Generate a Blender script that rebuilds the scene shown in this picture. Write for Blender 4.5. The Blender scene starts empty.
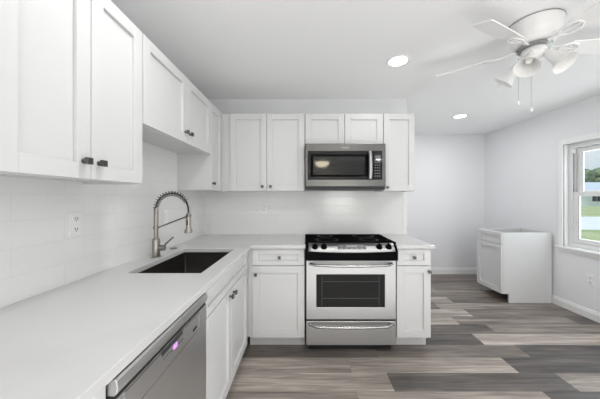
import bpy, bmesh, math, random
from mathutils import Vector, Matrix
random.seed(7)
PI = math.pi
SC = bpy.context.scene
COL = SC.collection

# ------------------------------------------------------------------ camera, world, lights, exposure
FPX = 252.0
HC = 1.305                                   # eye height
CEIL = 2.395
cam_d = bpy.data.cameras.new('camera'); cam = bpy.data.objects.new('camera', cam_d); COL.objects.link(cam)
cam.location = (0, 0, HC); cam.rotation_euler = (PI/2, 0, 0)
cam_d.sensor_width = 36.0; cam_d.lens = 36.0*FPX/600.0
cam_d.shift_x = (300-305)/600.0; cam_d.shift_y = -(199.5-198)/600.0
cam_d.clip_start = 0.02; cam_d.clip_end = 500
SC.camera = cam

SC.view_settings.view_transform = 'Standard'
SC.view_settings.look = 'None'
SC.view_settings.gamma = 1.0
SC.view_settings.use_curve_mapping = False
SC.view_settings.exposure = 0.16
SC.cycles.use_denoising = True
SC.cycles.max_bounces = 10
SC.cycles.diffuse_bounces = 6
SC.cycles.caustics_reflective = False
SC.cycles.caustics_refractive = False
SC.cycles.sample_clamp_indirect = 6.0

world = bpy.data.worlds.new('sky'); SC.world = world; world.use_nodes = True
wn = world.node_tree.nodes; wl = world.node_tree.links; wn.clear()
wo = wn.new('ShaderNodeOutputWorld'); wb = wn.new('ShaderNodeBackground')
wtc = wn.new('ShaderNodeTexCoord'); wsep = wn.new('ShaderNodeSeparateXYZ')
wr = wn.new('ShaderNodeValToRGB')
wr.color_ramp.elements[0].position = 0.0; wr.color_ramp.elements[0].color = (0.72, 0.80, 0.86, 1)
wr.color_ramp.elements[1].position = 0.6; wr.color_ramp.elements[1].color = (0.36, 0.56, 0.80, 1)
wmap = wn.new('ShaderNodeMapping'); wmap.inputs['Scale'].default_value = (3, 3, 14)
wno = wn.new('ShaderNodeTexNoise'); wno.inputs['Scale'].default_value = 1.6; wno.inputs['Detail'].default_value = 5
wcr = wn.new('ShaderNodeValToRGB')
wcr.color_ramp.elements[0].position = 0.50; wcr.color_ramp.elements[1].position = 0.72
wmx = wn.new('ShaderNodeMix'); wmx.data_type = 'RGBA'
wmx.inputs[7].default_value = (0.86, 0.89, 0.92, 1)
wl.new(wtc.outputs['Generated'], wsep.inputs[0]); wl.new(wsep.outputs['Z'], wr.inputs[0])
wl.new(wtc.outputs['Generated'], wmap.inputs[0]); wl.new(wmap.outputs[0], wno.inputs['Vector'])
wl.new(wno.outputs['Fac'], wcr.inputs[0]); wl.new(wcr.outputs[0], wmx.inputs[0])
wl.new(wr.outputs[0], wmx.inputs[6]); wl.new(wmx.outputs[2], wb.inputs[0])
wb.inputs[1].default_value = 0.95
wl.new(wb.outputs[0], wo.inputs[0])

sun_d = bpy.data.lights.new('sun', 'SUN'); sun = bpy.data.objects.new('sun', sun_d); COL.objects.link(sun)
sun_d.energy = 2.6; sun_d.angle = 0.01; sun_d.color = (1.0, 0.96, 0.88)
sun.rotation_euler = (math.radians(8), math.radians(-42), 0)     # from the left, high

DAYLIGHT_REAR = 23.0        # daylight falling through the window behind the camera
DAYLIGHT_SIDE = 14.0        # daylight falling through the window on the right
FILL_LIVING = 2.0      # added fill light in each unseen glass door behind the viewer
FLOOR_FILL = 24.0               # added upward fill light lying on the floor out of view, brightens the ceiling
DOWNLIGHT = 5.0             # each recessed lamp (scaled per lamp)

def area(name, loc, rot, sx, sy, power, color=(1, 1, 1), shape='RECTANGLE', parent=None):
    d = bpy.data.lights.new(name, 'AREA'); d.shape = shape; d.size = sx
    if shape == 'RECTANGLE': d.size_y = sy
    d.energy = power; d.color = color
    o = bpy.data.objects.new(name, d); COL.objects.link(o)
    o.location = loc; o.rotation_euler = rot
    if parent: o.parent = parent
    return o

XL, XR, YK, YF, YB = -1.11, 3.085, 2.775, 4.33, -3.3   # left wall, right wall, kitchen wall, far wall, rear wall
KX = 1.12                                              # right end of the kitchen wall
area('daylight_rear', (1.22, YB+0.02, 1.15), (PI/2, 0, 0), 1.05, 0.70, DAYLIGHT_REAR, (1, 0.98, 0.95))
for dx_, dw_ in ((-0.20, 1.3), (2.45, 0.9)):
    area('fill_living', (dx_, YB+0.02, 1.1), (PI/2, 0, 0), dw_, 2.0, FILL_LIVING*dw_, (0.95, 0.98, 1))
area('floor_fill', (1.0, 0.15, 0.02), (PI, 0, 0), 3.2, 2.3, FLOOR_FILL, (0.975, 0.985, 1.0))
area('daylight_side', (XR+0.135, 2.49, 1.33), (PI/2, 0, PI/2), 0.86, 1.2, DAYLIGHT_SIDE, (0.93, 0.97, 1))

# ------------------------------------------------------------------ materials
def mat(name, color, rough=0.5, metal=0.0, **kw):
    m = bpy.data.materials.new(name); m.use_nodes = True
    b = m.node_tree.nodes['Principled BSDF']
    b.inputs['Base Color'].default_value = (*color, 1)
    b.inputs['Roughness'].default_value = rough
    b.inputs['Metallic'].default_value = metal
    for k, v in kw.items():
        b.inputs[k.replace('_', ' ')].default_value = v
    return m
def nodes(m): return m.node_tree.nodes, m.node_tree.links, m.node_tree.nodes['Principled BSDF']
def noise_bump(m, scale, strength, dist=0.01, stretch=(1, 1, 1), detail=3):
    n, l, b = nodes(m)
    tc = n.new('ShaderNodeTexCoord'); mp = n.new('ShaderNodeMapping'); mp.inputs['Scale'].default_value = stretch
    no = n.new('ShaderNodeTexNoise'); no.inputs['Scale'].default_value = scale; no.inputs['Detail'].default_value = detail
    bu = n.new('ShaderNodeBump'); bu.inputs['Strength'].default_value = strength; bu.inputs['Distance'].default_value = dist
    l.new(tc.outputs['Object'], mp.inputs[0]); l.new(mp.outputs[0], no.inputs['Vector'])
    l.new(no.outputs['Fac'], bu.inputs['Height']); l.new(bu.outputs[0], b.inputs['Normal'])
    return no
def noise_color(m, c1, c2, scale, stretch=(1, 1, 1), lo=0.35, hi=0.65, detail=4):
    n, l, b = nodes(m)
    tc = n.new('ShaderNodeTexCoord'); mp = n.new('ShaderNodeMapping'); mp.inputs['Scale'].default_value = stretch
    no = n.new('ShaderNodeTexNoise'); no.inputs['Scale'].default_value = scale; no.inputs['Detail'].default_value = detail
    r = n.new('ShaderNodeValToRGB'); r.color_ramp.elements[0].position = lo; r.color_ramp.elements[1].position = hi
    r.color_ramp.elements[0].color = (*c1, 1); r.color_ramp.elements[1].color = (*c2, 1)
    l.new(tc.outputs['Object'], mp.inputs[0]); l.new(mp.outputs[0], no.inputs['Vector'])
    l.new(no.outputs['Fac'], r.inputs[0]); l.new(r.outputs[0], b.inputs['Base Color'])

M = {}
M['wall'] = mat('wall_paint', (0.78, 0.785, 0.805), 0.75); noise_bump(M['wall'], 140, 0.06, 0.002)
M['ceiling'] = mat('ceiling_paint', (0.90, 0.90, 0.90), 0.85); noise_bump(M['ceiling'], 90, 0.12, 0.003)
M['trim'] = mat('trim_paint', (0.82, 0.82, 0.82), 0.4)
M['cab'] = mat('cabinet_lacquer', (0.63, 0.63, 0.63), 0.38)
M['cab_in'] = mat('cabinet_inside', (0.70, 0.69, 0.67), 0.6)
M['knob'] = mat('knob_bronze', (0.13, 0.125, 0.12), 0.36, 0.9)
M['steel'] = mat('brushed_steel', (0.50, 0.50, 0.50), 0.38, 1.0); noise_bump(M['steel'], 60, 0.04, 0.002, (1, 1, 40))
M['mwsteel'] = mat('microwave_steel', (0.13, 0.128, 0.126), 0.28, 1.0); noise_bump(M['mwsteel'], 60, 0.04, 0.002, (1, 1, 40))
M['dwsteel'] = mat('dishwasher_steel', (0.56, 0.555, 0.55), 0.40, 1.0)
M['chrome'] = mat('polished_steel', (0.42, 0.42, 0.415), 0.24, 1.0)
M['nickel'] = mat('brushed_nickel', (0.31, 0.29, 0.265), 0.28, 1.0)
M['spring'] = mat('dark_spring_steel', (0.22, 0.21, 0.20), 0.3, 1.0)
M['black'] = mat('black_enamel', (0.004, 0.004, 0.0045), 0.25, 0.0, Specular_IOR_Level=0.02)
M['ceran'] = mat('black_ceramic_glass', (0.006, 0.006, 0.007), 0.4, 0.0, Specular_IOR_Level=0.0)
M['blackglass'] = mat('black_oven_glass', (0.010, 0.010, 0.0105), 0.05, 0.0, Specular_IOR_Level=0.35)
M['ovenglass'] = mat('oven_window_glass', (0.016, 0.0155, 0.015), 0.08, 0.0, Specular_IOR_Level=0.10)
M['plastic'] = mat('black_plastic', (0.02, 0.02, 0.022), 0.4)
M['gasket'] = mat('dark_gap', (0.015, 0.015, 0.015), 0.8)
M['grey'] = mat('grey_print', (0.30, 0.30, 0.31), 0.5)
M['burner'] = mat('burner_ring_print', (0.022, 0.022, 0.023), 0.4)
M['lcd'] = mat('display_grey', (0.13, 0.135, 0.14), 0.2)
M['sink'] = mat('dark_sink_composite', (0.020, 0.018, 0.016), 0.32); noise_bump(M['sink'], 300, 0.25, 0.001)
M['outlet'] = mat('outlet_plastic', (0.80, 0.80, 0.79), 0.35)
M['slot'] = mat('outlet_slot', (0.03, 0.03, 0.03), 0.6)
M['fan'] = mat('fan_white', (0.82, 0.815, 0.81), 0.4)
M['fanblade'] = mat('fan_blade_white', (0.84, 0.835, 0.83), 0.5)
M['fanring'] = mat('fan_ring_grey', (0.30, 0.30, 0.305), 0.35, 0.6)
M['iron'] = mat('fan_iron_pewter', (0.45, 0.44, 0.43), 0.4, 0.6)
M['shade'] = mat('frosted_glass_shade', (0.80, 0.795, 0.78), 0.35, 0.0)
M['bulb'] = mat('bulb_glass', (0.9, 0.9, 0.88), 0.4, 0, Emission_Color=(1, 0.96, 0.9, 1), Emission_Strength=0.1)
M['vinyl'] = mat('window_vinyl', (0.70, 0.70, 0.695), 0.4)
M['track'] = mat('window_track_grey', (0.25, 0.25, 0.25), 0.6)
M['led'] = mat('violet_led', (0.6, 0.3, 0.8), 0.4, 0, Emission_Color=(0.62, 0.22, 0.85, 1), Emission_Strength=0.5)
M['lens'] = mat('lamp_lens', (1, 1, 1), 0.5, 0, Emission_Color=(1, 0.99, 0.97, 1), Emission_Strength=6.0)
M['dome'] = mat('dome_lens', (1, 1, 1), 0.5, 0, Emission_Color=(1, 0.90, 0.66, 1), Emission_Strength=20.0)
M['glass'] = bpy.data.materials.new('window_glass'); M['glass'].use_nodes = True
gn = M['glass'].node_tree.nodes; gl = M['glass'].node_tree.links; gn.clear()
go = gn.new('ShaderNodeOutputMaterial'); gt = gn.new('ShaderNodeBsdfTransparent'); gg = gn.new('ShaderNodeBsdfGlossy')
gg.inputs['Roughness'].default_value = 0.02; gm = gn.new('ShaderNodeMixShader'); gm.inputs[0].default_value = 0.05
gt.inputs[0].default_value = (0.93, 0.95, 0.95, 1)
gl.new(gt.outputs[0], gm.inputs[1]); gl.new(gg.outputs[0], gm.inputs[2]); gl.new(gm.outputs[0], go.inputs[0])

# white quartz with faint veins
M['quartz'] = mat('white_quartz', (0.75, 0.745, 0.74), 0.22)
noise_color(M['quartz'], (0.565, 0.563, 0.560), (0.605, 0.603, 0.601), 2.2, (1, 1, 1), 0.36, 0.50, 6)

# white subway tile with white grout
def tile_mat(name, ax):
    m = mat(name, (0.76, 0.76, 0.755), 0.13); n, l, b = nodes(m)
    tc = n.new('ShaderNodeTexCoord'); sp = n.new('ShaderNodeSeparateXYZ'); cb = n.new('ShaderNodeCombineXYZ')
    l.new(tc.outputs['Object'], sp.inputs[0]); l.new(sp.outputs[ax], cb.inputs[0]); l.new(sp.outputs['Z'], cb.inputs[1])
    br = n.new('ShaderNodeTexBrick'); br.offset = 0.33; br.inputs['Scale'].default_value = 1.0
    br.inputs['Brick Width'].default_value = 0.315; br.inputs['Row Height'].default_value = 0.104
    br.inputs['Mortar Size'].default_value = 0.0016; br.inputs['Mortar Smooth'].default_value = 0.3
    br.inputs['Color1'].default_value = (0.795, 0.795, 0.79, 1); br.inputs['Color2'].default_value = (0.78, 0.78, 0.775, 1)
    br.inputs['Mortar'].default_value = (0.735, 0.735, 0.73, 1)
    l.new(cb.outputs[0], br.inputs['Vector']); l.new(br.outputs['Color'], b.inputs['Base Color'])
    no = n.new('ShaderNodeTexNoise'); no.inputs['Scale'].default_value = 42; no.inputs['Detail'].default_value = 1
    l.new(tc.outputs['Object'], no.inputs['Vector'])
    b1 = n.new('ShaderNodeBump'); b1.inputs['Strength'].default_value = 0.10; b1.inputs['Distance'].default_value = 0.01
    b2 = n.new('ShaderNodeBump'); b2.invert = True; b2.inputs['Strength'].default_value = 0.3; b2.inputs['Distance'].default_value = 0.002
    l.new(no.outputs['Fac'], b1.inputs['Height']); l.new(br.outputs['Fac'], b2.inputs['Height'])
    l.new(b1.outputs[0], b2.inputs['Normal']); l.new(b2.outputs[0], b.inputs['Normal'])
    return m
M['tile_left'] = tile_mat('subway_tile_left', 'Y'); M['tile_back'] = tile_mat('subway_tile_back', 'X')

# vinyl planks: tone and grain seed come from the plank each face belongs to
def plank_mat():
    m = mat('vinyl_planks', (0.3, 0.28, 0.26), 0.42); n, l, b = nodes(m)
    def math_(op, a, b_=None):
        x = n.new('ShaderNodeMath'); x.operation = op
        for i, v in enumerate((a, b_)):
            if v is None: continue
            if isinstance(v, (int, float)): x.inputs[i].default_value = v
            else: l.new(v, x.inputs[i])
        return x.outputs[0]
    tc = n.new('ShaderNodeTexCoord')
    at = n.new('ShaderNodeAttribute'); at.attribute_name = 'plank'
    sp = n.new('ShaderNodeSeparateXYZ'); l.new(at.outputs['Vector'], sp.inputs[0])
    off = n.new('ShaderNodeCombineXYZ'); l.new(math_('MULTIPLY', sp.outputs['Y'], 61.0), off.inputs[2])
    va = n.new('ShaderNodeVectorMath'); va.operation = 'ADD'; l.new(tc.outputs['Object'], va.inputs[0]); l.new(off.outputs[0], va.inputs[1])
    def noise(sc, scale, det, dist=0.0):
        mp = n.new('ShaderNodeMapping'); mp.inputs['Scale'].default_value = sc; l.new(va.outputs[0], mp.inputs[0])
        g = n.new('ShaderNodeTexNoise'); g.inputs['Scale'].default_value = scale; g.inputs['Detail'].default_value = det; g.inputs['Distortion'].default_value = dist
        l.new(mp.outputs[0], g.inputs['Vector']); return g.outputs['Fac']
    g1 = noise((0.7, 11, 1), 1.2, 4, 0.5); g2 = noise((4, 110, 1), 1.0, 4); g3 = noise((2.2, 26, 1), 1.0, 5, 1.2)
    t = math_('ADD', sp.outputs['X'], math_('MULTIPLY', math_('SUBTRACT', g1, 0.5), 0.95))
    t = math_('ADD', t, math_('MULTIPLY', math_('SUBTRACT', g2, 0.5), 0.48))
    t = math_('ADD', t, math_('MULTIPLY', math_('SUBTRACT', g3, 0.5), 0.62))
    tone = n.new('ShaderNodeValToRGB'); cr = tone.color_ramp
    cr.elements[0].position = 0.0; cr.elements[0].color = (0.050, 0.044, 0.041, 1)
    cr.elements[1].position = 1.0; cr.elements[1].color = (0.58, 0.52, 0.465, 1)
    for p, c in ((0.25, (0.105, 0.092, 0.085)), (0.5, (0.20, 0.171, 0.151)), (0.75, (0.35, 0.306, 0.27))):
        e = cr.elements.new(p); e.color = (*c, 1)
    l.new(t, tone.inputs[0]); l.new(tone.outputs[0], b.inputs['Base Color'])
    bu = n.new('ShaderNodeBump'); bu.inputs['Strength'].default_value = 0.12; bu.inputs['Distance'].default_value = 0.002
    l.new(g2, bu.inputs['Height']); l.new(bu.outputs[0], b.inputs['Normal'])
    return m
M['floor'] = plank_mat()
M['bounce_carpet'] = mat('bounce_carpet_pale', (0.72, 0.70, 0.67), 0.95); noise_bump(M['bounce_carpet'], 400, 0.4, 0.004)
M['lawn'] = mat('lawn', (0.3, 0.4, 0.12), 0.9); noise_color(M['lawn'], (0.36, 0.42, 0.18), (0.50, 0.53, 0.28), 0.5)
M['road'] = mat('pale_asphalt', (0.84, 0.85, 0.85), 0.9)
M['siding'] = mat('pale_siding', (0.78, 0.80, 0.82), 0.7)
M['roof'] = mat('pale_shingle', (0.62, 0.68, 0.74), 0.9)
M['leaf'] = mat('tree_leaf', (0.06, 0.12, 0.045), 0.8); noise_color(M['leaf'], (0.07, 0.12, 0.06), (0.20, 0.27, 0.14), 1.2)
M['bark'] = mat('tree_bark', (0.1, 0.07, 0.05), 0.9)

# ------------------------------------------------------------------ mesh helpers
def new(): return bmesh.new()
def box(bm, x0, x1, y0, y1, z0, z1):
    v = [bm.verts.new(p) for p in ((x0, y0, z0), (x1, y0, z0), (x1, y1, z0), (x0, y1, z0), (x0, y0, z1), (x1, y0, z1), (x1, y1, z1), (x0, y1, z1))]
    for f in ((0, 3, 2, 1), (4, 5, 6, 7), (0, 1, 5, 4), (1, 2, 6, 5), (2, 3, 7, 6), (3, 0, 4, 7)):
        bm.faces.new([v[i] for i in f])
    return bm
def frame_axes(d):
    d = Vector(d).normalized(); a = Vector((0, 0, 1)) if abs(d.z) < 0.9 else Vector((1, 0, 0))
    u = d.cross(a).normalized(); return u, d.cross(u).normalized()
def tube(bm, pts, r, n=10, cap=True, closed=False):
    pts = [Vector(p) for p in pts]; N = len(pts); rr = r if isinstance(r, (list, tuple)) else [r]*N
    rings = []; u = None
    for i, p in enumerate(pts):
        if closed: d = pts[(i+1) % N]-pts[i-1]
        else: d = pts[min(i+1, N-1)]-pts[max(i-1, 0)]
        d.normalize()
        if u is None: u, w = frame_axes(d)
        else:
            u = (u-d*u.dot(d)).normalized(); w = d.cross(u)
        rings.append([bm.verts.new(p+(u*math.cos(2*PI*k/n)+w*math.sin(2*PI*k/n))*rr[i]) for k in range(n)])
    for i in range(N if closed else N-1):
        a, b = rings[i], rings[(i+1) % N]
        for k in range(n):
            bm.faces.new((a[k], a[(k+1) % n], b[(k+1) % n], b[k]))
    if cap and not closed:
        bm.faces.new(rings[0][::-1]); bm.faces.new(rings[-1])
    return bm
def lathe(bm, prof, n=32, mtx=None, cap0=True, cap1=True):
    rings = []
    for r, z in prof:
        ring = []
        for k in range(n):
            p = Vector((r*math.cos(2*PI*k/n), r*math.sin(2*PI*k/n), z))
            ring.append(bm.verts.new(mtx @ p if mtx else p))
        rings.append(ring)
    for a, b in zip(rings, rings[1:]):
        for k in range(n): bm.faces.new((a[k], a[(k+1) % n], b[(k+1) % n], b[k]))
    if cap0: bm.faces.new(rings[0][::-1])
    if cap1: bm.faces.new(rings[-1])
    return bm
def prism(bm, poly, axis, a, b):
    """extrude a 2D polygon along an axis; poly in the two other axes, in order"""
    def P(q, t):
        if axis == 'x': return (t, q[0], q[1])
        if axis == 'y': return (q[0], t, q[1])
        return (q[0], q[1], t)
    A = [bm.verts.new(P(q, a)) for q in poly]; B = [bm.verts.new(P(q, b)) for q in poly]
    n = len(poly)
    bm.faces.new(A[::-1]); bm.faces.new(B)
    for i in range(n): bm.faces.new((A[i], A[(i+1) % n], B[(i+1) % n], B[i]))
    return bm
def slab(bm, us, vs, keep, w0, w1, mapf):
    """a slab of grid cells with shared vertices; mapf(u, v, w) -> xyz"""
    V = {}
    def g(i, j, w):
        if (i, j, w) not in V: V[(i, j, w)] = bm.verts.new(mapf(us[i], vs[j], w))
        return V[(i, j, w)]
    nu, nv = len(us)-1, len(vs)-1
    K = lambda i, j: 0 <= i < nu and 0 <= j < nv and keep((us[i]+us[i+1])/2, (vs[j]+vs[j+1])/2)
    for i in range(nu):
        for j in range(nv):
            if not K(i, j): continue
            for w in (w0, w1): bm.faces.new((g(i, j, w), g(i+1, j, w), g(i+1, j+1, w), g(i, j+1, w)))
            for (di, dj, a, b) in ((-1, 0, (i, j), (i, j+1)), (1, 0, (i+1, j), (i+1, j+1)), (0, -1, (i, j), (i+1, j)), (0, 1, (i, j+1), (i+1, j+1))):
                if not K(i+di, j+dj): bm.faces.new((g(*a, w0), g(*b, w0), g(*b, w1), g(*a, w1)))
    return bm
def obj(name, bm, m, parent=None, bevel=0.0, smooth=False, seg=2, loc=None):
    bmesh.ops.recalc_face_normals(bm, faces=bm.faces[:])
    me = bpy.data.meshes.new(name); bm.to_mesh(me); bm.free()
    me.materials.append(M[m] if isinstance(m, str) else m)
    if smooth:
        for p in me.polygons: p.use_smooth = True
    o = bpy.data.objects.new(name, me); COL.objects.link(o)
    if parent: o.parent = parent
    if loc: o.location = loc
    if bevel:
        md = o.modifiers.new('bevel', 'BEVEL'); md.width = bevel; md.segments = seg; md.limit_method = 'ANGLE'; md.angle_limit = math.radians(40)
    if smooth:
        md = o.modifiers.new('edges', 'EDGE_SPLIT'); md.split_angle = math.radians(42)
    return o
def tag(o, label, cat, group=None):
    o['label'] = label; o['category'] = cat
    if group: o['group'] = group
    return o
def thing(name, label, cat, loc=(0, 0, 0), rz=0, group=None):
    o = bpy.data.objects.new(name, None); COL.objects.link(o); o.empty_display_size = 0.1
    o.location = loc; o.rotation_euler = (0, 0, rz)
    return tag(o, label, cat, group)
def struct(name, bm, m, parent=None, bevel=0.0):
    o = obj(name, bm, m, parent, bevel)
    if not parent: o['kind'] = 'structure'
    return o

# ------------------------------------------------------------------ room shell
T = 0.14
def plank_floor():
    PW, PL, gap = 0.18, 1.25, 0.0012
    # tones of the planks in view: row front edge -> {end position index: tone}
    known = {152: {0.35: 0.72, 1.60: 0.22, -0.90: 0.66}, 170: {-0.643: 0.74, 0.607: 0.24, 1.857: 0.62, -1.893: 0.5}, 188: {0.35: 0.70, 1.60: 0.14, -0.90: 0.66},
             206: {-0.643: 0.42, 0.607: 0.46, 1.857: 0.17}, 224: {-0.90: 0.5, 0.35: 0.20, 1.60: 0.80}, 242: {0.607: 0.33, 1.857: 0.56},
             260: {0.35: 0.78, 1.60: 0.52, 2.85: 0.15}, 278: {0.607: 0.74, 1.857: 0.45}, 296: {0.35: 0.40, 1.60: 0.62}, 314: {0.607: 0.66, 1.857: 0.35},
             332: {0.35: 0.30, 1.60: 0.5}, 350: {0.607: 0.72, 1.857: 0.5}, 368: {0.35: 0.36, 1.60: 0.5}, 386: {0.607: 0.62}, 404: {0.35: 0.25, 1.60: 0.4}}
    b = box(new(), XL-T, XR+T, YB-T, YF+T, -0.06, -0.0012)
    lay = b.faces.layers.float_vector.new('plank'); rnd = random.Random(5)
    y = 2.24-0.18*34; row = 0
    while y < YF+T:
        ph = 0.607 if abs(((y-1.70)/0.36) - round((y-1.70)/0.36)) < 0.1 else 0.35
        x = ph-4*PL
        while x < XR+T:
            x0, x1 = max(x, XL-T), min(x+PL, XR+T); y0, y1 = max(y, YB-T), min(y+PW, YF+T)
            tone = rnd.choice((0.2, 0.35, 0.5, 0.62, 0.75)); seed = rnd.random()
            for kx, kt in known.get(int(round(y*100)), {}).items():
                if abs(kx-x) < 0.02: tone = kt
            if x1-x0 > 0.004 and y1-y0 > 0.004:
                v = [b.verts.new(p) for p in ((x0+gap/2, y0+gap/2, 0), (x1-gap/2, y0+gap/2, 0), (x1-gap/2, y1-gap/2, 0), (x0+gap/2, y1-gap/2, 0))]
                w = [b.verts.new((p.co.x+dx, p.co.y+dy, -0.0012)) for p, dx, dy in zip(v, (-gap/3, gap/3, gap/3, -gap/3), (-gap/3, -gap/3, gap/3, gap/3))]
                fs = [b.faces.new(v)]+[b.faces.new((v[k], v[(k+1) % 4], w[(k+1) % 4], w[k])) for k in range(4)]
                for f in fs: f[lay] = (tone, seed, 0)
            x += PL
        y += PW
    return b
struct('floor', plank_floor(), 'floor')
struct('bounce_carpet', box(new(), XL, XR-0.014, YB, 0.3, 0.0, 0.008), 'bounce_carpet')  # unseen pale carpet, added to reflect light up to the ceiling
struct('ceiling', box(new(), XL-T, XR+T, YB-T, YF+T, CEIL, CEIL+0.12), 'ceiling')
struct('wall_left', box(new(), XL-T, XL, YB-T, YF+T, 0, CEIL), 'wall')
struct('wall_back', box(new(), XL, KX, YK, YF, 0, CEIL), 'wall')           # kitchen wall block, its right end is the corner
struct('wall_far', box(new(), KX, XR, YF, YF+T, 0, CEIL), 'wall')
WY0, WY1, WZ0, WZ1 = 2.05, 3.00, 0.715, 1.94                                # window on the right
struct('wall_right', slab(new(), [YB-T, WY0, WY1, YF+T], [0, WZ0, WZ1, CEIL],
       lambda y, z: not (WY0 < y < WY1 and WZ0 < z < WZ1), XR, XR+T, lambda y, z, x: (x, y, z)), 'wall')
RX0, RX1, RZ0, RZ1 = 0.68, 1.76, 0.79, 1.51                                 # window behind the camera
GX0, GX1, GZ1 = 1.98, 2.92, 2.12; HX0, HX1 = -0.87, 0.47                                            # unseen glass doors, added behind the camera to let light in
struct('wall_rear', slab(new(), [XL, HX0, HX1, RX0, RX1, GX0, GX1, XR], [0, RZ0, RZ1, GZ1, CEIL],
       lambda x, z: not ((RX0 < x < RX1 and RZ0 < z < RZ1) or ((GX0 < x < GX1 or HX0 < x < HX1) and z < GZ1)), YB-T, YB, lambda x, z, y: (x, y, z)), 'wall')

def board_prof(h, t): return [(0, 0), (t, 0), (t, h*0.72), (t*0.72, h*0.80), (t*0.62, h*0.95), (t*0.35, h), (0, h)]
bm = new(); prism(bm, [(YF-a, b) for a, b in board_prof(0.108, 0.015)], 'x', KX, XR-0.014); struct('baseboard_far', bm, 'trim')
bm = new(); prism(bm, [(XR-a, b) for a, b in board_prof(0.100, 0.014)], 'y', YB+0.02, YF); struct('baseboard_right', bm, 'trim')

# tile backsplashes (z grid starts on the worktop)
TT = 0.008; CT = 0.907
bm = box(new(), 0, TT, 0.35, YK-TT, 0, 0.79); o = struct('trim_1', bm, 'tile_left'); o.location = (XL, 0, CT-0.002)
bm = box(new(), XL, 1.075, 0, TT, 0, 0.475); o = struct('trim_2', bm, 'tile_back'); o.location = (0, YK-TT, CT-0.002)
struct('trim_3', box(new(), 1.0752, 1.118, YK-0.012, YK, CT-0.03, 1.375), 'trim', None, 0.003)

# ------------------------------------------------------------------ right window
wroot = bpy.data.objects.new('window_1', None); COL.objects.link(wroot); wroot['kind'] = 'structure'; wroot.location = (XR, (WY0+WY1)/2, WZ0)
ox, oy, oz = wroot.location
def wbox(bm, x0, x1, y0, y1, z0, z1): return box(bm, x0-ox, x1-ox, y0-oy, y1-oy, z0-oz, z1-oz)
bm = new(); CW = 0.062
for d, x in ((0, 0.016), (0.014, 0.022)):
    k = CW-d
    wbox(bm, XR-x, XR, WY1-0.004, WY1+k, WZ0, WZ1+k); wbox(bm, XR-x, XR, WY0-k, WY0+0.004, WZ0, WZ1+k)
    wbox(bm, XR-x, XR, WY0+0.004, WY1-0.004, WZ1-0.004, WZ1+k)
obj('casing', bm, 'trim', wroot, 0.003)
bm = new(); wbox(bm, XR-0.045, XR+0.05, WY0-CW-0.01, WY1+CW+0.01, WZ0-0.006, WZ0+0.018)
obj('sill', bm, 'trim', wroot, 0.004)
bm = new(); wbox(bm, XR-0.014, XR, WY0-CW, WY1+CW, WZ0-0.048, WZ0-0.006); obj('apron', bm, 'trim', wroot, 0.003)
# vinyl frame filling the reveal
bm = new(); FX0, FX1 = XR+0.045, XR+0.13; fw = 0.052
wbox(bm, FX0, FX1, WY1-fw, WY1, WZ0+0.018, WZ1); wbox(bm, FX0, FX1, WY0, WY0+fw, WZ0+0.018, WZ1)
wbox(bm, FX0, FX1, WY0+fw, WY1-fw, WZ1-fw, WZ1); wbox(bm, FX0, FX1, WY0+fw, WY1-fw, WZ0+0.018, WZ0+0.018+fw)
obj('frame', bm, 'vinyl', wroot, 0.003)
bm = new(); wbox(bm, FX0+0.006, FX0+0.022, WY1-fw-0.012, WY1-fw, 1.37, WZ1-fw-0.06); obj('track', bm, 'track', wroot)
def sash(xa, xb, z0, z1, name):
    s = 0.052; y0, y1 = WY0+fw+0.003, WY1-fw-0.003
    b = new()
    wbox(b, xa, xb, y1-s, y1, z0, z1); wbox(b, xa, xb, y0, y0+s, z0, z1)
    wbox(b, xa, xb, y0+s, y1-s, z1-s, z1); wbox(b, xa, xb, y0+s, y1-s, z0, z0+s)
    so = obj(name, b, 'vinyl', wroot, 0.003)
    b = new(); wbox(b, (xa+xb)/2-0.003, (xa+xb)/2+0.003, y0+s-0.004, y1-s+0.004, z0+s-0.004, z1-s+0.004); obj('pane', b, 'glass', so)
    b = new(); wbox(b, xa+0.004, xa+0.012, y1-s-0.006, y1-s, z0+s, z1-s); obj('gasket', b, 'track', so)
sash(XR+0.09, XR+0.125, 1.335, WZ1-fw-0.002, 'upper_sash')
sash(XR+0.05, XR+0.085, WZ0+0.018+fw+0.002, 1.378, 'lower_sash')
bm = new(); wbox(bm, XR+0.052, XR+0.08, 2.46, 2.53, 1.378, 1.394); obj('sash_lock', bm, 'vinyl', wroot, 0.003)

# windows behind the camera: frame and glazing in their openings
def rear_window(name, x0, x1, z0, z1):
    r = bpy.data.objects.new(name, None); COL.objects.link(r); r['kind'] = 'structure'; r.location = (x0, YB, z0)
    b = new(); w, h = x1-x0, z1-z0; s = 0.045
    box(b, 0, s, -0.10, -0.03, 0, h); box(b, w-s, w, -0.10, -0.03, 0, h); box(b, s, w-s, -0.10, -0.03, h-s, h); box(b, s, w-s, -0.10, -0.03, 0, s)
    obj('frame', b, 'vinyl', r, 0.003)
    b = box(new(), s, w-s, -0.068, -0.062, s, h-s); obj('pane', b, 'glass', r)
rear_window('window_2', RX0, RX1, RZ0, RZ1)
rear_window('added_door_1', GX0, GX1, 0, GZ1)
rear_window('added_door_2', HX0, HX1, 0, GZ1)

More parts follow.
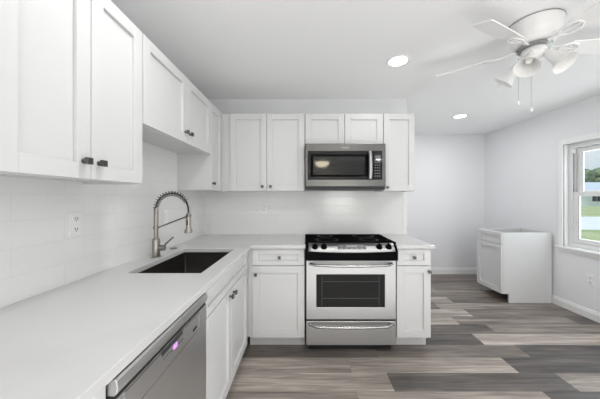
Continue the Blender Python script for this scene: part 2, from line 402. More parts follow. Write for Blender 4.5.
# ------------------------------------------------------------------ outdoors
GZ = -0.16
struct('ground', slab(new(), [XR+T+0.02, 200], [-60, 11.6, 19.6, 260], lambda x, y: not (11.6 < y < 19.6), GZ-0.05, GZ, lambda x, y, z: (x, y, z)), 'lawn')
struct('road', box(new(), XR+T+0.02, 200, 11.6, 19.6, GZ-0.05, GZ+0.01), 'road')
def house(loc, w, d, label):
    h = thing('house', label, 'house', loc)
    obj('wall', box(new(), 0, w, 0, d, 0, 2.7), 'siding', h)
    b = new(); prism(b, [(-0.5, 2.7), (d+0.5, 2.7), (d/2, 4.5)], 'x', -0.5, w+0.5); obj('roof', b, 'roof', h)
    for x in (3.1, 8.6, 14.5):
        f = obj('window_frame', box(new(), x-0.9, x+0.9, -0.05, 0.03, 0.75, 2.15), 'trim', h)
        b = new(); box(b, x-0.78, x-0.04, -0.07, 0.0, 0.87, 2.03); box(b, x+0.04, x+0.78, -0.07, 0.0, 0.87, 2.03); obj('pane', b, 'blackglass', f)
    obj('door', box(new(), 5.6, 6.6, -0.05, 0.0, 0.1, 2.2), 'trim', h)
house((47.8, 44, GZ), 19, 9, 'long pale single storey house with a grey blue roof across the lawn')
def tree(loc, r, hgt, label, seed):
    rnd = random.Random(seed)
    t = thing('tree', label, 'tree', loc, 0, 'trees behind the house')
    b = new(); tube(b, [(0, 0, 0), (0.1, 0, hgt*0.3), (0, 0.1, hgt*0.6)], [0.28, 0.22, 0.12], 8); obj('trunk', b, 'bark', t, smooth=True)
    b = new()
    for k in range(34):
        a = rnd.uniform(0, 2*PI); q = r*math.sqrt(rnd.random())*0.9; z = hgt*0.36+rnd.random()*hgt*0.52
        s = rnd.uniform(0.22, 0.42)*r
        mt = Matrix.Translation((q*math.cos(a)*(1.15-z/hgt*0.6), q*math.sin(a)*(1.15-z/hgt*0.6), z)) @ Matrix.Diagonal((s, s, s*0.8, 1))
        res = bmesh.ops.create_icosphere(b, subdivisions=2, radius=1, matrix=mt)
        for v in res['verts']: v.co += Vector((rnd.uniform(-1, 1), rnd.uniform(-1, 1), rnd.uniform(-1, 1)))*s*0.13
    obj('crown', b, 'leaf', t)
tl = ['dark leafy tree behind the left end of the house roof', 'tall leafy tree rising behind the middle of the house roof',
      'broad leafy tree behind the right part of the house roof', 'low leafy tree beyond the right end of the house', 'leafy tree far left behind the house']
for k, (x, y, r, hh) in enumerate(((63, 60, 4.4, 8.0), (72.5, 63, 4.6, 8.8), (82, 64, 4.4, 8.6), (92, 66, 4.6, 9.0), (53, 66, 4.0, 8.6))):
    tree((x, y, GZ), r, hh, tl[k], 20+k)

# ------------------------------------------------------------------ cabinets
DT = 0.020            # door thickness
def shaker(bm, w, h, s=0.058):
    """door slab: lower left corner at the origin, front face at y = -DT"""
    s2 = min(s, h*0.30)
    box(bm, 0, s, -DT, 0, 0, h); box(bm, w-s, w, -DT, 0, 0, h)
    box(bm, s, w-s, -DT, 0, 0, s2); box(bm, s, w-s, -DT, 0, h-s2, h)
    box(bm, s-0.001, w-s+0.001, -DT+0.0135, -0.002, s2-0.001, h-s2+0.001)
    return bm
def add_knob(parent, x, z):
    b = new(); R = Matrix.Translation((x, -DT, z)) @ Matrix.Rotation(PI/2, 4, 'X')
    lathe(b, [(0.010, 0), (0.010, 0.002), (0.0055, 0.004), (0.0055, 0.014)], 16, R)
    box(b, x-0.012, x+0.012, -DT-0.027, -DT-0.014, z-0.012, z+0.012)
    obj('knob', b, 'knob', parent, 0.003, False, 2)
def add_front(root, kind, x0, x1, z0, z1, knob=None, s=0.058):
    b = shaker(new(), x1-x0, z1-z0, s)
    d = obj(kind, b, 'cab', root, 0.0014, False, 1, loc=(x0, 0, z0))
    if knob: add_knob(d, knob[0]-x0, knob[1]-z0)
    return d
def cabinet(name, label, cat, loc, rz, w, d, h, fronts, group, toe=0.0, open_top=False, fill_left=0.0, fill_right=0.0, rail=None, kick=True):
    """front frame at y=0 facing -y, width along +x; z=0 at its lowest point"""
    r = thing(name, label, cat, loc, rz, group)
    b = new(); t = 0.018
    box(b, 0, t, 0.019, d, toe, h); box(b, w-t, w, 0.019, d, toe, h)
    if toe:
        box(b, 0, t, 0.075, d, 0, toe); box(b, w-t, w, 0.075, d, 0, toe)
    box(b, t, w-t, 0.019, d, toe+0.012, toe+0.03); box(b, t, w-t, d-0.012, d, toe+0.03, h)
    if not open_top: box(b, t, w-t, 0.019, d-0.012, h-t, h)
    # face frame
    box(b, 0, 0.038+fill_left, 0, 0.019, toe, h); box(b, w-0.038-fill_right, w, 0, 0.019, toe, h)
    xa, xb = 0.038+fill_left, w-0.038-fill_right
    box(b, xa, xb, 0, 0.019, toe, toe+0.04); box(b, xa, xb, 0, 0.019, h-0.038, h)
    if rail: box(b, xa, xb, 0, 0.019, rail-0.019, rail+0.019)
    obj('carcass', b, 'cab', r, 0.001, False, 1)
    if toe and kick: obj('toe_kick', box(new(), t, w-t, 0.075, 0.093, 0.001, toe), 'cab', r)
    for f in fronts: add_front(r, *f)
    return r

ZU0, ZU1 = 1.3725, 2.1345            # wall cabinets
UH = ZU1-ZU0
gU, gB = 'white shaker wall cabinets', 'white shaker base cabinets'
# left run: local x -> +Y, faces +X ; frame plane at X = -0.81-DT
XU = -0.81-DT; ud = XU-XL-0.0005
g = 0.0035
def yl(Y0): return (XU, Y0, ZU0)
cabinet('wall_cabinet', 'tall white two door wall cabinet at far left, nearest the viewer, square bronze knobs', 'cabinet', yl(0.651), PI/2, 0.609, ud, UH,
        [('door', g, 0.3045-g/2, g, UH-g, (0.3045-0.034, 0.068)), ('door', 0.3045+g/2, 0.609-g, g, UH-g, (0.3045+0.034, 0.068))], gU)
SH = 0.458
cabinet('wall_cabinet', 'short white two door wall cabinet hung high above the sink and faucet', 'cabinet', (XU, 1.262, ZU1-SH), PI/2, 0.912, ud, SH,
        [('door', g, 0.475-g/2, g, SH-g, (0.475-0.034, 0.075)), ('door', 0.475+g/2, 0.912-g, g, SH-g, (0.475+0.034, 0.075))], gU)
YU = YK-0.31+DT                       # frame plane of the back wall cabinets (door faces at 2.465)
cabinet('wall_cabinet', 'narrow white single door wall cabinet in the left corner, beyond the sink cabinet', 'cabinet', (XU, 2.1745, ZU0), PI/2, YU-0.0015-2.1745, ud, UH,
        [('door', g, 0.273, g, UH-g, (0.035, 0.06))], gU)
# back run: local x -> +X
BD = YK-YU-0.0005
cabinet('wall_cabinet', 'white two door wall cabinet on the back wall, left of the microwave', 'cabinet', (XU+0.002, YU, ZU0), 0, -0.001-(XU+0.002), BD, UH,
        [('door', 0.096, 0.453-g/2, g, UH-g, (0.453-0.040, 0.045)), ('door', 0.453+g/2, 0.827-g, g, UH-g, (0.453+0.040, 0.045))], gU, fill_left=0.06)
MH = ZU1-1.822
cabinet('wall_cabinet', 'short white two door wall cabinet directly above the microwave', 'cabinet', (0.0005, YU, ZU1-MH), 0, 0.7665, BD, MH,
        [('door', g, 0.3855-g/2, g, MH-g), ('door', 0.3855+g/2, 0.7665-g, g, MH-g)], gU)
cabinet('wall_cabinet', 'narrow white single door wall cabinet at the right end, right of the microwave', 'cabinet', (0.768, YU, ZU0), 0, 0.309, BD, UH,
        [('door', g, 0.309-g, g, UH-g, (0.036, 0.036))], gU)

# base units
YBF = 2.145+DT; BH = CT-0.031; TOE = 0.112; bd = YK-YBF-0.0095
DZ1, DZ0, RZ = BH-0.006, 0.731, 0.725
cabinet('base_cabinet', 'white base cabinet with one drawer over one door, left of the stove', 'cabinet', (-0.489, YBF, 0), 0, 0.487, bd, BH,
        [('drawer', 0.040, 0.484, DZ0, DZ1, (0.272, 0.800), 0.055), ('door', 0.040, 0.484, TOE+0.003, RZ, (0.072, 0.655))], gB, TOE, rail=0.728, fill_left=0.035)
cabinet('base_cabinet', 'narrow white base cabinet with drawer and door, right of the stove', 'cabinet', (0.778, YBF, 0), 0, 0.296, bd, BH,
        [('drawer', 0.003, 0.293, DZ0, DZ1, (0.148, 0.800), 0.055), ('door', 0.003, 0.293, TOE+0.003, RZ, (0.276, 0.680))], gB, TOE, rail=0.728)
XB = -0.470-DT; lbd = XB-XL-0.0005
SY0 = 1.158
cabinet('base_cabinet', 'long white two door sink base cabinet on the left, beside the dishwasher', 'cabinet', (XB, SY0, 0), PI/2, YBF-SY0-0.001, lbd, BH,
        [('drawer_front', 0.006, 0.895, DZ0, DZ1, None, 0.055), ('door', 0.006, 0.452-g/2, TOE+0.003, RZ, (0.452-0.036, 0.690)),
         ('door', 0.452+g/2, 0.895, TOE+0.003, RZ, (0.452+0.036, 0.690))], gB, TOE, open_top=True, fill_right=0.07)
cabinet('base_cabinet', 'white base cabinet end at bottom left, this side of the dishwasher', 'cabinet', (XB, 0.20, 0), PI/2, 0.396, lbd, BH,
        [('drawer', 0.003, 0.3955, DZ0, DZ1, (0.198, 0.8), 0.055), ('door', 0.003, 0.3955, TOE+0.003, RZ, (0.355, 0.655))], gB, TOE)
# loose cabinet by the right wall: faces -X
cabinet('base_cabinet', 'loose white base cabinet standing alone by the far right wall near the window', 'cabinet', (2.438+DT, 3.575, 0), -PI/2, 0.445, 0.606, BH,
        [('drawer', 0.003, 0.442, DZ0, DZ1, None, 0.055), ('door', 0.003, 0.442, TOE+0.003, RZ)], gB, TOE, open_top=True, kick=False)

# ------------------------------------------------------------------ worktops, sink
CE = -0.452; CYE = 2.12; SX0, SX1, SY0_, SY1_ = -0.950, -0.553, 1.337, 1.985
CXL = XL+TT+0.0005; CYB = YK-TT-0.0005
xs = [CXL, SX0, SX1, CE, 0.003]; ys = [0.05, SY0_, SY1_, CYE, CYB]
def keep(x, y):
    if SX0 < x < SX1 and SY0_ < y < SY1_: return False
    return x < CE or y > CYE
o = obj('worktop', slab(new(), xs, ys, keep, CT-0.030, CT, lambda x, y, z: (x, y, z)), 'quartz', None, 0.003)
tag(o, 'white L-shaped quartz worktop with sink cutout, running along the left wall into the corner', 'countertop', 'white quartz worktops')
o = obj('worktop', box(new(), 0.774, 1.097, CYE, CYB, CT-0.030, CT), 'quartz', None, 0.003)
tag(o, 'small white quartz worktop on the narrow cabinet right of the stove', 'countertop', 'white quartz worktops')

sk = thing('kitchen_sink', 'dark rectangular undermount sink set into the white left worktop', 'sink', ((SX0+SX1)/2, (SY0_+SY1_)/2, CT-0.25))
b = new(); hx, hy = (SX1-SX0)/2, (SY1_-SY0_)/2; t = 0.012; zt = 0.219; e = 0.002
def rr(hx, hy, r, z, n=5):
    out = []
    for cx, cy, a0 in ((hx-r, hy-r, 0), (-hx+r, hy-r, PI/2), (-hx+r, -hy+r, PI), (hx-r, -hy+r, 1.5*PI)):
        for k in range(n+1):
            a = a0+PI/2*k/n; out.append((cx+r*math.cos(a), cy+r*math.sin(a), z))
    return out
loops = [rr(hx+0.03, hy+0.03, 0.02, zt), rr(hx+e, hy+e, 0.012, zt), rr(hx-0.002, hy-0.002, 0.014, 0.03), rr(hx-0.012, hy-0.012, 0.014, 0.014), rr(0.05, 0.05, 0.049, 0.010),
         rr(0.05, 0.05, 0.049, 0.0), rr(hx+t-0.004, hy+t-0.004, 0.014, 0.0), rr(hx+t, hy+t, 0.014, 0.20), rr(hx+0.03, hy+0.03, 0.02, 0.20)]
R = [[b.verts.new(p) for p in lp] for lp in loops]
for a, c in zip(R, R[1:]+R[:1]):
    n = len(a)
    for k in range(n): b.faces.new((a[k], a[(k+1) % n], c[(k+1) % n], c[k]))
obj('bowl', b, 'sink', sk, smooth=True)
b = new(); lathe(b, [(0.047, 0.002), (0.047, 0.012), (0.040, 0.0135), (0.034, 0.010), (0.012, 0.010), (0.010, 0.014)], 28); obj('drain', b, 'chrome', sk, smooth=True)

# ------------------------------------------------------------------ faucet
fc = thing('kitchen_faucet', 'tall brushed nickel spring faucet standing behind the sink', 'faucet', (-1.005, 1.70, CT))
b = new(); lathe(b, [(0.030, 0), (0.030, 0.006), (0.025, 0.010), (0.0245, 0.115), (0.022, 0.122), (0.015, 0.126)], 28); obj('base', b, 'nickel', fc, smooth=True)
b = new(); lathe(b, [(0.0145, 0.124), (0.0145, 0.190), (0.018, 0.192), (0.018, 0.206), (0.0145, 0.208), (0.0145, 0.325), (0.012, 0.33)], 24); obj('post', b, 'nickel', fc, smooth=True)
# arch: from the post up and over to the spray head
CXA, RA = 0.108, 0.108; arc = []
for k in range(31):
    a = PI*(1-k/30*0.86); arc.append(Vector((CXA+RA*math.cos(a), 0, 0.328+RA*0.93*math.sin(a))))
b = new(); tube(b, arc+[Vector((0.217, 0, 0.335)), Vector((0.219, 0, 0.305)), Vector((0.219, 0, 0.285))], 0.006, 10); obj('hose', b, 'plastic', fc, smooth=True)
# spring: helix about the arch
S = []; tot = 26
def arcp(t):
    f = t*(len(arc)-1); i = min(int(f), len(arc)-2); return arc[i].lerp(arc[i+1], f-i), (arc[i+1]-arc[i]).normalized()
NN = 16*14
for k in range(NN+1):
    t = k/NN; p, d = arcp(t); nrm = Vector((0, 1, 0)); bn = d.cross(nrm)
    a = 2*PI*16*t; S.append(p+(nrm*math.cos(a)+bn*math.sin(a))*0.0155)
b = new(); tube(b, S, 0.0032, 6); obj('spring', b, 'spring', fc, smooth=True)
b = new(); tube(b, [(0.014, 0, 0.199), (0.205, 0, 0.272)], 0.0055, 10)
tube(b, [(0.219+0.018*math.cos(2*PI*k/16), 0.018*math.sin(2*PI*k/16), 0.277) for k in range(16)], 0.004, 8, closed=True)
obj('support_arm', b, 'nickel', fc, smooth=True)
b = new(); lathe(b, [(0.010, 0.296), (0.015, 0.288), (0.0165, 0.262), (0.0165, 0.205), (0.0175, 0.196), (0.025, 0.178), (0.026, 0.166), (0.022, 0.163)], 24, Matrix.Translation((0.219, 0, 0)))
sp = obj('spray_head', b, 'nickel', fc, smooth=True)
obj('spray_button', box(new(), 0.219-0.005, 0.219+0.005, -0.020, -0.012, 0.215, 0.250), 'plastic', sp, 0.002)
b = new(); tube(b, [(0.02, 0, 0.062), (0.058, 0, 0.062)], [0.019, 0.019], 20); tube(b, [(0.046, 0, 0.07), (0.075, 0, 0.098), (0.118, 0, 0.135)], [0.006, 0.006, 0.005], 10)
obj('lever_handle', b, 'nickel', fc, smooth=True)
cap = new(); lathe(cap, [(0.026, 0), (0.026, 0.005), (0.022, 0.008), (0.006, 0.009)], 24)
o = obj('sink_hole_cover', cap, 'nickel', None, smooth=True, loc=(-1.035, 1.985, CT))
tag(o, 'small round nickel cap on the worktop behind the sink, beyond the faucet', 'cap')

# ------------------------------------------------------------------ outlets and switches
def outlet(label, loc, rz, kind='outlet', group='white wall outlets'):
    r = thing('wall_outlet' if kind == 'outlet' else 'light_switch', label, 'outlet' if kind == 'outlet' else 'switch', loc, rz, group)
    obj('plate', box(new(), -0.033, 0.033, -0.006, -0.0003, -0.058, 0.058), 'outlet', r, 0.003)
    if kind == 'outlet':
        for z in (-0.025, 0.025):
            f = obj('receptacle', box(new(), -0.017, 0.017, -0.0085, -0.005, z-0.015, z+0.015), 'outlet', r, 0.004)
            b = new()
            box(b, -0.008, -0.005, -0.0095, -0.008, z-0.002, z+0.007); box(b, 0.005, 0.008, -0.0095, -0.008, z-0.003, z+0.008)
            box(b, -0.0025, 0.0025, -0.0095, -0.008, z-0.010, z-0.006); obj('slots', b, 'slot', f)
    else:
        obj('toggle', box(new(), -0.014, 0.014, -0.010, -0.005, -0.030, 0.030), 'outlet', r, 0.003)
    return r
outlet('white duplex outlet on the left tile backsplash, this side of the faucet', (XL+TT, 1.205, 1.18), PI/2)
outlet('white switch plate on the left tile backsplash behind the faucet', (XL+TT, 1.985, 1.155), PI/2, 'switch', 'white wall switches')
outlet('white duplex outlet on the back tile backsplash under the wall cabinets', (-0.448, YK-TT, 1.192), 0)
outlet('white switch plate on the right wall above the loose cabinet', (XR, 3.56, 1.178), -PI/2, 'switch', 'white wall switches')
outlet('white duplex outlet low on the right wall below the window', (XR, 2.72, 0.42), -PI/2)

# ------------------------------------------------------------------ range
rg = thing('kitchen_range', 'stainless steel slide-in electric range with black glass cooktop between two base cabinets', 'stove', (0.008, 2.12, 0))
RW = 0.760
b = new(); box(b, 0.003, RW-0.003, 0.03, 0.635, 0.06, 0.905)
obj('body', b, 'plastic', rg)
b = new(); box(b, 0.03, RW-0.03, 0.06, 0.60, 0.0, 0.06); obj('plinth', b, 'gasket', rg)
# cooktop glass with raised side rims
b = new(); box(b, -0.006, RW+0.010, 0.030, 0.515, 0.9085, 0.928); ct = obj('cooktop', b, 'ceran', rg, 0.004)
for cx, cy, r in ((0.19, 0.16, 0.105), (0.57, 0.16, 0.085), (0.19, 0.385, 0.075), (0.57, 0.385, 0.105)):
    b = new()
    for q in (r, r*0.86):
        n = 40; A = [b.verts.new((cx+q*math.cos(2*PI*k/n), cy+q*math.sin(2*PI*k/n), 0.9286)) for k in range(n)]
        B = [b.verts.new((cx+(q-0.004)*math.cos(2*PI*k/n), cy+(q-0.004)*math.sin(2*PI*k/n), 0.9286)) for k in range(n)]
        for k in range(n): b.faces.new((A[k], A[(k+1) % n], B[(k+1) % n], B[k]))
    obj('burner', b, 'burner', ct)
# control panel: sloping steel face with bowed black lower lip and black ends
def bow(x, amt): return -amt*math.sin(PI*(x/RW))
def bowed(bm, prof, amt, n=24, x0=0.0, x1=RW):
    rows = []
    for i in range(n+1):
        x = x0+(x1-x0)*i/n; rows.append([bm.verts.new((x, y+bow(x, amt) if k < 2 else y, z-(0.010*math.sin(PI*x/RW) if k == 0 else 0))) for k, (y, z) in enumerate(prof)])
    m = len(prof)
    for a, c in zip(rows, rows[1:]):
        for k in range(m): bm.faces.new((a[k], a[(k+1) % m], c[(k+1) % m], c[k]))
    bm.faces.new(rows[0]); bm.faces.new(rows[-1][::-1])
b = new(); prism(b, [(0.034, 0.926), (-0.040, 0.868), (-0.040, 0.786), (-0.005, 0.782), (0.034, 0.782)], 'x', -0.002, RW+0.002)
obj('console', b, 'black', rg, 0.004)
b = new()
sl = Vector((0, 0.074, 0.058)).normalized(); nr = Vector((0, -0.058, 0.074)).normalized()   # up the slope, out of it
def onslope(x, s, h): p = Vector((0, -0.040, 0.868))+sl*s+nr*h; return (x, p.y, p.z)
def slopebox(bm, x0, x1, s0, s1, h0, h1):
    v = [bm.verts.new(onslope(*q)) for q in ((x0, s0, h0), (x1, s0, h0), (x1, s1, h0), (x0, s1, h0), (x0, s0, h1), (x1, s0, h1), (x1, s1, h1), (x0, s1, h1))]
    for f in ((0, 3, 2, 1), (4, 5, 6, 7), (0, 1, 5, 4), (1, 2, 6, 5), (2, 3, 7, 6), (3, 0, 4, 7)): bm.faces.new([v[i] for i in f])
n = 20; top = []; bot = []
for i in range(n+1):
    x = 0.022+(RW-0.044)*i/n; f = (i/n-0.5)*2; s0 = -0.004-0.012*(1-f*f)
    top.append((x, 0.084)); bot.append((x, s0))
A = [[b.verts.new(onslope(x, s, 0.0015+0.0*s)) if s >= 0 else b.verts.new((x, -0.0425, 0.868+s*1.0)) for (x, s) in L] for L in (bot, top)]
mid = [b.verts.new(onslope(x, 0.0, 0.0030)) for x, s in top]
for L0, L1 in ((A[0], mid), (mid, A[1])):
    for k in range(n): b.faces.new((L0[k], L0[k+1], L1[k+1], L1[k]))
fp = obj('control_panel', b, 'steel', rg, smooth=True)
md = fp.modifiers.new('thick', 'SOLIDIFY'); md.thickness = 0.002; md.offset = 1
b = new()
slopebox(b, 0.265, 0.500, 0.012, 0.066, 0.0035, 0.006); dp = obj('display', b, 'lcd', rg, 0.002)
b = new()
slopebox(b, 0.335, 0.430, 0.034, 0.056, 0.0055, 0.0065)
for k in range(5):
    for j in range(2):
        if j == 1 and 1 <= k <= 3: continue
        slopebox(b, 0.280+k*0.043, 0.308+k*0.043, 0.017+j*0.026, 0.024+j*0.026, 0.0055, 0.0066)
obj('buttons', b, 'grey', dp)
for x in (0.076, 0.150, 0.612, 0.690):
    c = Vector(onslope(x, 0.036, 0.003)); rot = nr.to_track_quat('Z', 'Y').to_matrix().to_4x4()
    b = new(); mt = Matrix.Translation(c) @ rot
    lathe(b, [(0.027, 0), (0.027, 0.004), (0.022, 0.007), (0.020, 0.022), (0.017, 0.025)], 24, mt)
    for f in (1,):
        vs = [(-0.005, -0.024, 0.004), (0.005, -0.024, 0.004), (0.005, 0.024, 0.004), (-0.005, 0.024, 0.004), (-0.004, -0.022, 0.030), (0.004, -0.022, 0.030), (0.004, 0.022, 0.030), (-0.004, 0.022, 0.030)]
        v = [b.verts.new(mt @ Vector(q)) for q in vs]
        for q in ((0, 3, 2, 1), (4, 5, 6, 7), (0, 1, 5, 4), (1, 2, 6, 5), (2, 3, 7, 6), (3, 0, 4, 7)): b.faces.new([v[i] for i in q])
    obj('knob', b, 'black', rg, 0.001, True)
# oven door
b = new(); wx0, wx1, wz0, wz1 = 0.088, 0.664, 0.385, 0.660
slab(b, [0.002, wx0, wx1, RW-0.002], [0.282, wz0, wz1, 0.780], lambda x, z: not (wx0 < x < wx1 and wz0 < z < wz1), 0.0, 0.028, lambda x, z, y: (x, y, z))
od = obj('oven_door', b, 'steel', rg, 0.004)
b = new(); box(b, wx0-0.001, wx1+0.001, 0.004, 0.02, wz0-0.001, wz1+0.001); ow = obj('oven_window', b, 'ovenglass', od)
b = new()
for z in (0.46, 0.60): box(b, wx0+0.05, wx1-0.05, 0.0032, 0.004, z-0.001, z+0.001)
box(b, wx0+0.046, wx0+0.048, 0.0032, 0.004, 0.395, 0.65); box(b, wx1-0.048, wx1-0.046, 0.0032, 0.004, 0.395, 0.65)
obj('rack_lines', b, 'lcd', ow)
def bar_handle(zc, parent, y0, name='handle'):
    b = new(); pts = []
    for k in range(25):
        f = k/24; x = 0.030+(RW-0.06)*f; e = min(f, 1-f)/0.10; e = min(e, 1.0); e = math.sin(e*PI/2)
        pts.append((x, y0-0.048*e, zc-0.008*math.sin(PI*f)))
    tube(b, pts, [0.0115]*25, 12)
    for x in (0.034, RW-0.034): tube(b, [(x, y0+0.0, zc), (x, y0-0.012, zc)], 0.014, 12)
    obj(name, b, 'chrome', parent, smooth=True)
bar_handle(0.752, od, 0.0)
b = new(); box(b, 0.002, RW-0.002, 0.0, 0.028, 0.066, 0.268); dr = obj('storage_drawer', b, 'steel', rg, 0.004)
b = new(); box(b, 0.004, RW-0.004, 0.006, 0.03, 0.268, 0.282); obj('seal', b, 'gasket', rg)
bar_handle(0.245, dr, 0.0)
b = new(); box(b, 0.004, RW-0.004, 0.001, 0.03, 0.780, 0.784); obj('vent_gap', b, 'gasket', rg)

# ------------------------------------------------------------------ microwave
MZ0, MZ1 = 1.385, 1.8205
mw = thing('microwave_oven', 'stainless steel over-the-range microwave with black glass door above the stove', 'microwave', (0.003, 2.385, MZ0))
mh = MZ1-MZ0; MWD = 0.761
obj('housing', box(new(), 0.002, MWD-0.002, 0.022, 2.775-TT-0.001-2.385, 0.012, mh), 'plastic', mw)
b = new(); prism(b, [(0.0, 0.028), (0.012, 0.0), (0.34, 0.0), (0.34, 0.012), (0.022, 0.012), (0.022, 0.028)], 'x', 0.004, MWD-0.004); vt = obj('bottom_vent', b, 'plastic', mw)
gx0, gx1, gz0, gz1 = 0.024, 0.728, 0.094, 0.366
b = new(); slab(b, [0, gx0, gx1, MWD], [0.030, gz0, gz1, mh], lambda x, z: not (gx0 < x < gx1 and gz0 < z < gz1), 0, 0.022, lambda x, z, y: (x, y, z))
fr = obj('front_frame', b, 'mwsteel', mw, 0.003)
b = new(); box(b, gx0, 0.640, 0.002, 0.02, gz0, gz1); gd = obj('glass_door', b, 'blackglass', mw)
b = new()
slab(b, [0.05, 0.075, 0.565, 0.59], [0.122, 0.140, 0.315, 0.333], lambda x, z: not (0.075 < x < 0.565 and 0.14 < z < 0.315), 0.0014, 0.002, lambda x, z, y: (x, y, z))
obj('window_border', b, 'black', gd)
b = new(); box(b, 0.643, gx1, 0.002, 0.02, gz0, gz1); kp = obj('control_panel', b, 'blackglass', mw)
obj('display', box(new(), 0.660, 0.712, 0.0012, 0.003, 0.296, 0.325), 'lcd', kp)
b = new()
for r in range(6):
    for c in range(3): box(b, 0.658+c*0.020, 0.668+c*0.020, 0.0014, 0.003, 0.125+r*0.026, 0.131+r*0.026)
obj('keypad', b, 'grey', kp)
b = new(); tube(b, [(0.607, 0.0, gz1-0.012), (0.607, -0.030, gz1-0.016), (0.607, -0.040, 0.30), (0.607, -0.043, 0.231), (0.607, -0.040, 0.16), (0.607, -0.030, gz0+0.016), (0.607, 0.0, gz0+0.012)], [0.012, 0.015, 0.0165, 0.0165, 0.0165, 0.015, 0.012], 14)
obj('handle', b, 'steel', mw, smooth=True)
obj('door_split', box(new(), 0.6405, 0.6425, -0.0006, 0.004, gz1, mh-0.002), 'gasket', mw)
obj('badge', box(new(), 0.345, 0.415, -0.0008, 0.002, 0.392, 0.400), 'grey', mw)

# ------------------------------------------------------------------ dishwasher (faces +X)
dy0, dy1 = 0.598, 1.153
dw = thing('dishwasher', 'stainless steel dishwasher with violet display under the left worktop', 'dishwasher', (-0.450, dy0, 0), PI/2)
DWW = dy1-dy0
obj('tub', box(new(), 0.004, DWW-0.004, 0.03, 0.58, 0.10, BH-0.004), 'plastic', dw)
obj('toe_panel', box(new(), 0.006, DWW-0.006, 0.09, 0.11, 0.001, 0.10), 'plastic', dw)
dd = obj('door', box(new(), 0.002, DWW-0.002, 0.0, 0.03, 0.118, 0.822), 'dwsteel', dw, 0.003)
obj('gap_seal', box(new(), 0.004, DWW-0.004, 0.004, 0.03, 0.822, 0.832), 'gasket', dw)
b = new(); prism(b, [(0.03, 0.832), (0.03, 0.872), (0.004, 0.872), (-0.002, 0.868), (-0.005, 0.852), (-0.002, 0.838), (0.004, 0.832)], 'x', 0.001, DWW-0.001)
obj('top_rail', b, 'dwsteel', dw, 0.002)
# console outline; the grip pocket's shade is a dark steel plate
CX0, CX1, CZ0, CZ1 = 0.03, 0.472, 0.750, 0.8205
b = new(); e = 0.0022
slab(b, [CX0, CX0+e, CX1-e, CX1], [CZ0, CZ0+e, CZ1-e, CZ1], lambda x, z: not (CX0+e < x < CX1-e and CZ0+e < z < CZ1-e), -0.0012, 0.001, lambda x, z, y: (x, y, z))
cs = obj('console_outline', b, 'chrome', dd)
b = new(); box(b, 0.19, 0.328, -0.0016, 0.001, 0.806, 0.8215); obj('grip_pocket', b, mat('grip_shadow_steel', (0.16, 0.16, 0.16), 0.35, 1.0), dd, 0.001)
obj('display', box(new(), 0.264, 0.286, -0.0024, 0.001, 0.786, 0.802), 'led', dd)
for k in range(5): obj('button', box(new(), 0.200+k*0.011, 0.205+k*0.011, -0.0018, 0.001, 0.790, 0.794), 'lcd', dd)
for k in range(3): obj('button', box(new(), 0.300+k*0.012, 0.306+k*0.012, -0.0018, 0.001, 0.784, 0.789), 'lcd', dd)
obj('badge', box(new(), 0.415, 0.450, -0.0018, 0.001, 0.766, 0.776), 'plastic', dd)

# ------------------------------------------------------------------ ceiling lamps
def downlight(label, x, y, k=1.0):
    r = thing('recessed_light', label, 'ceiling light', (x, y, CEIL), 0, 'round recessed ceiling lights')
    b = new(); lathe(b, [(0.070, -0.0005), (0.090, -0.0005), (0.092, -0.004), (0.086, -0.010), (0.070, -0.006)], 40, None, False, False)
    obj('trim_ring', b, 'trim', r, smooth=True)
    b = new(); lathe(b, [(0.0705, -0.0035), (0.0705, -0.0055)], 40); obj('lens', b, 'lens', r)
    area('lamp_light', (0, 0, -0.013), (0, 0, 0), 0.14, 0.14, DOWNLIGHT*k, (1, 1, 0.995), 'DISK', r)
    return r
downlight('glowing round recessed ceiling light above the stove area, the larger one in view', 0.74, 2.0, 0.33)
downlight('glowing round recessed ceiling light over the dining corner, the smaller farther one', 2.06, 3.35, 1.36)
downlight('recessed ceiling light over the dining side, nearer than the fan, out of frame', 2.06, 1.10, 1.09)
downlight('recessed ceiling light over the sink aisle, out of frame above the viewer', -0.32, 1.03, 1.0)
downlight('added unseen fill downlight above the viewer, out of frame', 0.74, 0.2, 0.88)  # this and the next three are unseen lamps added to brighten the room
downlight('added unseen fill downlight of the living area, nearest the dining side, out of frame', 2.06, -1.1, 1.5)
downlight('added unseen fill downlight of the living area, rear row left, out of frame', -0.32, -2.3, 1.5)
downlight('added unseen fill downlight of the living area, rear row right, out of frame', 2.06, -2.3, 1.3)
dm = thing('dome_ceiling_light', 'warm flush bowl ceiling light behind the viewer, seen only in the microwave glass', 'ceiling light', (0.51, -2.75, CEIL))
b = new(); lathe(b, [(0.22, -0.0005), (0.22, -0.02), (0.21, -0.025)], 40); obj('rim', b, 'iron', dm, smooth=True)
b = new(); lathe(b, [(0.208, -0.025), (0.20, -0.07), (0.165, -0.12), (0.10, -0.155), (0.004, -0.165)], 40); obj('diffuser', b, 'dome', dm, smooth=True)

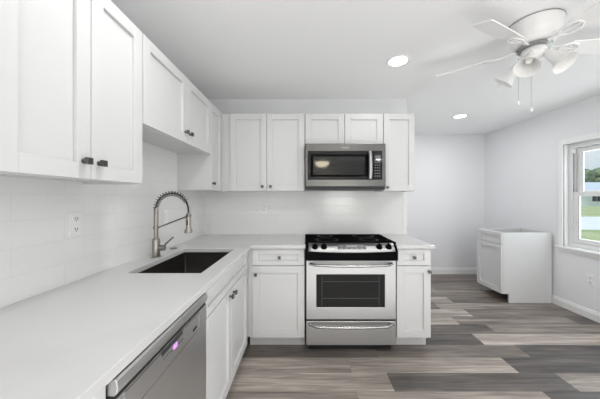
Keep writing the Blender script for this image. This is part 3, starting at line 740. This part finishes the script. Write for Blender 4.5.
# ------------------------------------------------------------------ ceiling fan
FXC, FYC = 1.44, 1.585
fan = thing('ceiling_fan', 'white five blade ceiling fan with bell shaped glass shades at upper right', 'ceiling fan', (FXC, FYC, CEIL))
b = new(); lathe(b, [(0.140, -0.0008), (0.140, -0.012), (0.137, -0.02), (0.134, -0.065), (0.122, -0.105), (0.104, -0.130), (0.085, -0.138)], 48); obj('motor_housing', b, 'fan', fan, smooth=True)
b = new(); lathe(b, [(0.1405, -0.003), (0.1420, -0.003), (0.1420, -0.0075), (0.1405, -0.0075)], 48, None, False, False); obj('ceiling_ring', b, 'fanring', fan, smooth=True)
b = new(); lathe(b, [(0.080, -0.139), (0.086, -0.142), (0.086, -0.152), (0.078, -0.156)], 40); obj('flywheel', b, 'fanring', fan, smooth=True)
b = new(); lathe(b, [(0.060, -0.156), (0.064, -0.162), (0.064, -0.205), (0.052, -0.225), (0.02, -0.235), (0.008, -0.245)], 36); obj('light_fitter', b, 'fan', fan, smooth=True)
BZ = -0.148
for ang in (138, 205, 277, 357, 67):
    a = math.radians(ang); Rz = Matrix.Rotation(a, 4, 'Z'); P = Matrix.Translation((0, 0, BZ)) @ Rz
    pitch = Matrix.Rotation(math.radians(-18), 4, 'X')
    b = new(); pts = []
    for x, h in ((0.20, 0.044), (0.30, 0.050), (0.42, 0.055), (0.50, 0.057)): pts.append((x, h))
    outl = [(x, -h) for x, h in pts]+[(0.541, -0.057), (0.546, -0.052), (0.546, 0.052), (0.541, 0.057)]+[(x, h) for x, h in reversed(pts)]
    prism(b, outl, 'z', -0.003, 0.003); bmesh.ops.transform(b, matrix=P @ pitch, verts=b.verts[:])
    obj('blade', b, 'fanblade', fan)
    b = new()
    box(b, 0.075, 0.150, -0.012, 0.012, -0.004, 0.004)
    lp = [(0.145+0.055*(1-math.cos(2*PI*k/20))*1.0, 0.034*math.sin(2*PI*k/20), -0.0075) for k in range(20)]
    tube(b, lp, 0.006, 8, closed=True); box(b, 0.15, 0.25, -0.006, 0.006, -0.011, -0.004)
    for x, y in ((0.225, -0.02), (0.225, 0.02), (0.245, 0)): lathe(b, [(0.006, -0.011), (0.006, -0.003)], 10, Matrix.Translation((x, y, 0)))
    bmesh.ops.transform(b, matrix=P @ pitch, verts=b.verts[:]); obj('blade_iron', b, 'fan', fan, smooth=True)
for az in (216, 134, 288):
    a = math.radians(az); out = Vector((math.cos(a), math.sin(a), 0))
    axis = (out*0.66+Vector((0, 0, -0.80))).normalized(); nk = out*0.070+Vector((0, 0, -0.215))
    b = new(); tube(b, [out*0.045+Vector((0, 0, -0.185)), nk], [0.013, 0.016], 12); tube(b, [nk, nk+axis*0.022], [0.022, 0.022], 16)
    ho = obj('lamp_holder', b, 'fan', fan, smooth=True)
    mt = Matrix.Translation(nk+axis*0.015) @ axis.to_track_quat('Z', 'Y').to_matrix().to_4x4()
    b = new(); prof = [(0.024, 0.0), (0.029, 0.010), (0.033, 0.030), (0.037, 0.055), (0.045, 0.080), (0.056, 0.100), (0.066, 0.112), (0.0635, 0.1115), (0.053, 0.099), (0.042, 0.080), (0.034, 0.055), (0.030, 0.030), (0.025, 0.012)]
    prof = [(q*0.96, z*1.05) for q, z in prof]
    lathe(b, prof, 36, mt, False, False); obj('lamp_shade', b, 'shade', ho, smooth=True)
    b = new(); bmesh.ops.create_uvsphere(b, u_segments=16, v_segments=10, radius=0.020, matrix=mt @ Matrix.Translation((0, 0, 0.036)) @ Matrix.Diagonal((1, 1, 1.5, 1))); obj('bulb', b, 'bulb', ho, smooth=True)
for (dx, dy, z1) in ((-0.080, 0.02, -0.475), (-0.026, -0.012, -0.53)):
    b = new(); tube(b, [(dx, dy, -0.20), (dx, dy, z1)], 0.0016, 6); c = obj('pull_chain', b, 'iron', fan, smooth=True)
    b = new(); lathe(b, [(0.002, z1+0.004), (0.006, z1-0.004), (0.0075, z1-0.014), (0.005, z1-0.022)], 12, Matrix.Translation((dx, dy, 0))); obj('chain_pull', b, 'fan', c, smooth=True)
